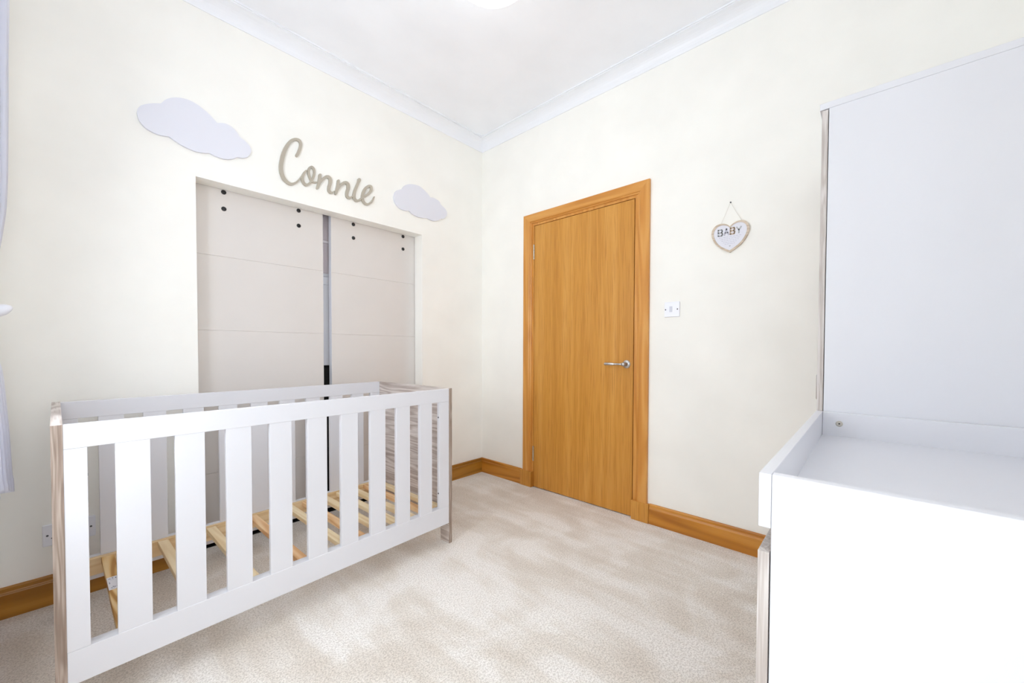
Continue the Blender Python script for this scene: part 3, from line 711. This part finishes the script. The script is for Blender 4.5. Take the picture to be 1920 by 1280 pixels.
# small pale lines of verse, two dots and a tiny heart below
bm = bmesh.new(); rnd = random.Random(5)
for row, (zz, half) in enumerate(((0.082, 0.052), (0.073, 0.046), (0.064, 0.040), (0.055, 0.032), (0.046, 0.024))):
    y = -half
    while y < half:
        l = rnd.uniform(0.006, 0.013)
        box(bm, -0.0079, -0.0075, y, min(y+l, half), zz-0.0011, zz+0.0011); y += l+0.003
obj('verse_lines', bm, 'inkpale', face)
bm = prism(bmesh.new(), [(a_*0.045, 0.032+b_*0.045) for a_, b_ in heart()], lambda u, v, d: (-0.0075-d, u, v-0.002), 0.0005)
obj('tiny_heart', bm, 'letter_grey', face)
bm = bmesh.new()
tube(bm, [(-0.006, 0.040, 0.150), (-0.012, 0.040, 0.158), (-0.009, 0.020, 0.206), (-0.006, 0.001, 0.2585), (-0.006, -0.001, 0.2585), (-0.009, -0.026, 0.206), (-0.012, -0.052, 0.158), (-0.006, -0.052, 0.150)], 0.0009, 6)
obj('hanging_string', bm, 'string', hp)
nl = obj('wall_nail', lathe([(0, 0), (0.0012, 0), (0.0012, 0.010), (0.004, 0.010), (0.004, 0.0115), (0, 0.012)], axis=(-1, 0, 0), loc=(0, 0, 0), n=14), 'dark')
nl.location = (0.0, HY-0.0015, HZ+0.2575)
tag(nl, 'small steel nail in the wall holding the heart plaque string', 'nail')

# ------------------------------------------------------------------ curtain, pole and holdback at the window
cu_x0 = RX0
def edge(z):
    """how far the curtain stands out from the wall, per height"""
    tb = [(0.55, 0.117), (0.615, 0.1155), (0.784, 0.109), (0.90, 0.102), (0.96, 0.0985), (1.04, 0.085), (1.16, 0.052), (1.30, 0.088), (1.35, 0.0985), (1.475, 0.1125), (1.57, 0.1165), (1.83, 0.1215), (2.1, 0.1265), (2.40, 0.130)]
    for (a_, p), (b_, q) in zip(tb, tb[1:]):
        if z <= b_: return p + (q-p)*max(0, (z-a_)/(b_-a_))
    return tb[-1][1]
def gather(z):   # width of the gathered bundle
    tb = [(0.55, 0.30), (0.9, 0.24), (1.16, 0.12), (1.5, 0.22), (2.4, 0.34)]
    for (a_, p), (b_, q) in zip(tb, tb[1:]):
        if z <= b_: return p + (q-p)*max(0, (z-a_)/(b_-a_))
    return tb[-1][1]
def curtain_mesh(z0, z1, extra=0.0, nz=60, nu=150, pleats=9):
    bm = bmesh.new(); rows = []
    for i in range(nz+1):
        z = z0+(z1-z0)*i/nz; E_ = edge(z)+extra; g_ = gather(z); row = []
        for j in range(nu+1):
            s = j/nu
            y = -0.44 - s*g_
            ph = s*pleats*2*PI + 0.4*math.sin(3*z)
            x = RX0 + 0.012 + (E_-0.012)*(0.5+0.5*math.cos(ph))*(1.0 if s < 0.2 else 0.88+0.1*math.sin(5*s+z))
            zz = z - (0.012*math.sin(9*s+1) if i == 0 else 0)
            row.append(bm.verts.new((x, y + 0.006*math.sin(2*ph), zz)))
        rows.append(row)
    for a_, b_ in zip(rows, rows[1:]):
        for j in range(nu): bm.faces.new((a_[j], a_[j+1], b_[j+1], b_[j]))
    return bm
cu = thing('curtain', 'white curtain tied back at the window beside the cot', 'curtain', (0, 0, 0))
o = obj('cloth', curtain_mesh(0.615, 2.42), 'curtain', cu, smooth=True)
o = obj('hem', curtain_mesh(0.600, 0.632, extra=0.0015, nz=3), 'curtain', cu, smooth=True)
cp = thing('curtain_pole', 'white curtain pole above the window', 'curtain pole', (RX0+0.055, -1.28, 2.45))
bm = tube(bmesh.new(), [(0, -0.98, 0), (0, 0.98, 0)], 0.014, 16); obj('pole', bm, 'gloss_white', cp, smooth=False)
for s in (-1, 1):
    obj('finial', lathe([(0, 0), (0.016, 0), (0.018, 0.01), (0.028, 0.025), (0.028, 0.04), (0.016, 0.055), (0, 0.058)], axis=(0, s, 0), loc=(0, s*0.98, 0), n=20), 'gloss_white', cp, smooth=True)
    bm = tube(bmesh.new(), [(-0.055, s*0.9, 0), (0, s*0.9, 0)], 0.009, 12); obj('bracket', bm, 'gloss_white', cp)
hb = thing('curtain_holdback', 'white moulded curtain holdback hook at the window', 'curtain holdback', (RX0, -0.38, 1.158))
bm = bmesh.new()
tube(bm, [(0, 0, 0), (0.03, 0, -0.004), (0.060, -0.002, -0.004), (0.080, -0.004, 0.0), (0.096, -0.005, 0.006), (0.108, -0.006, 0.012), (0.114, -0.006, 0.015)], [0.012, 0.014, 0.020, 0.021, 0.018, 0.011, 0.004], 20)
obj('arm', bm, 'plastic', hb, smooth=True)
obj('wall_rose', lathe([(0, 0), (0.026, 0), (0.024, 0.008), (0.012, 0.012), (0, 0.012)], axis=(1, 0, 0), loc=(0, 0, 0), n=24), 'plastic', hb, smooth=True)
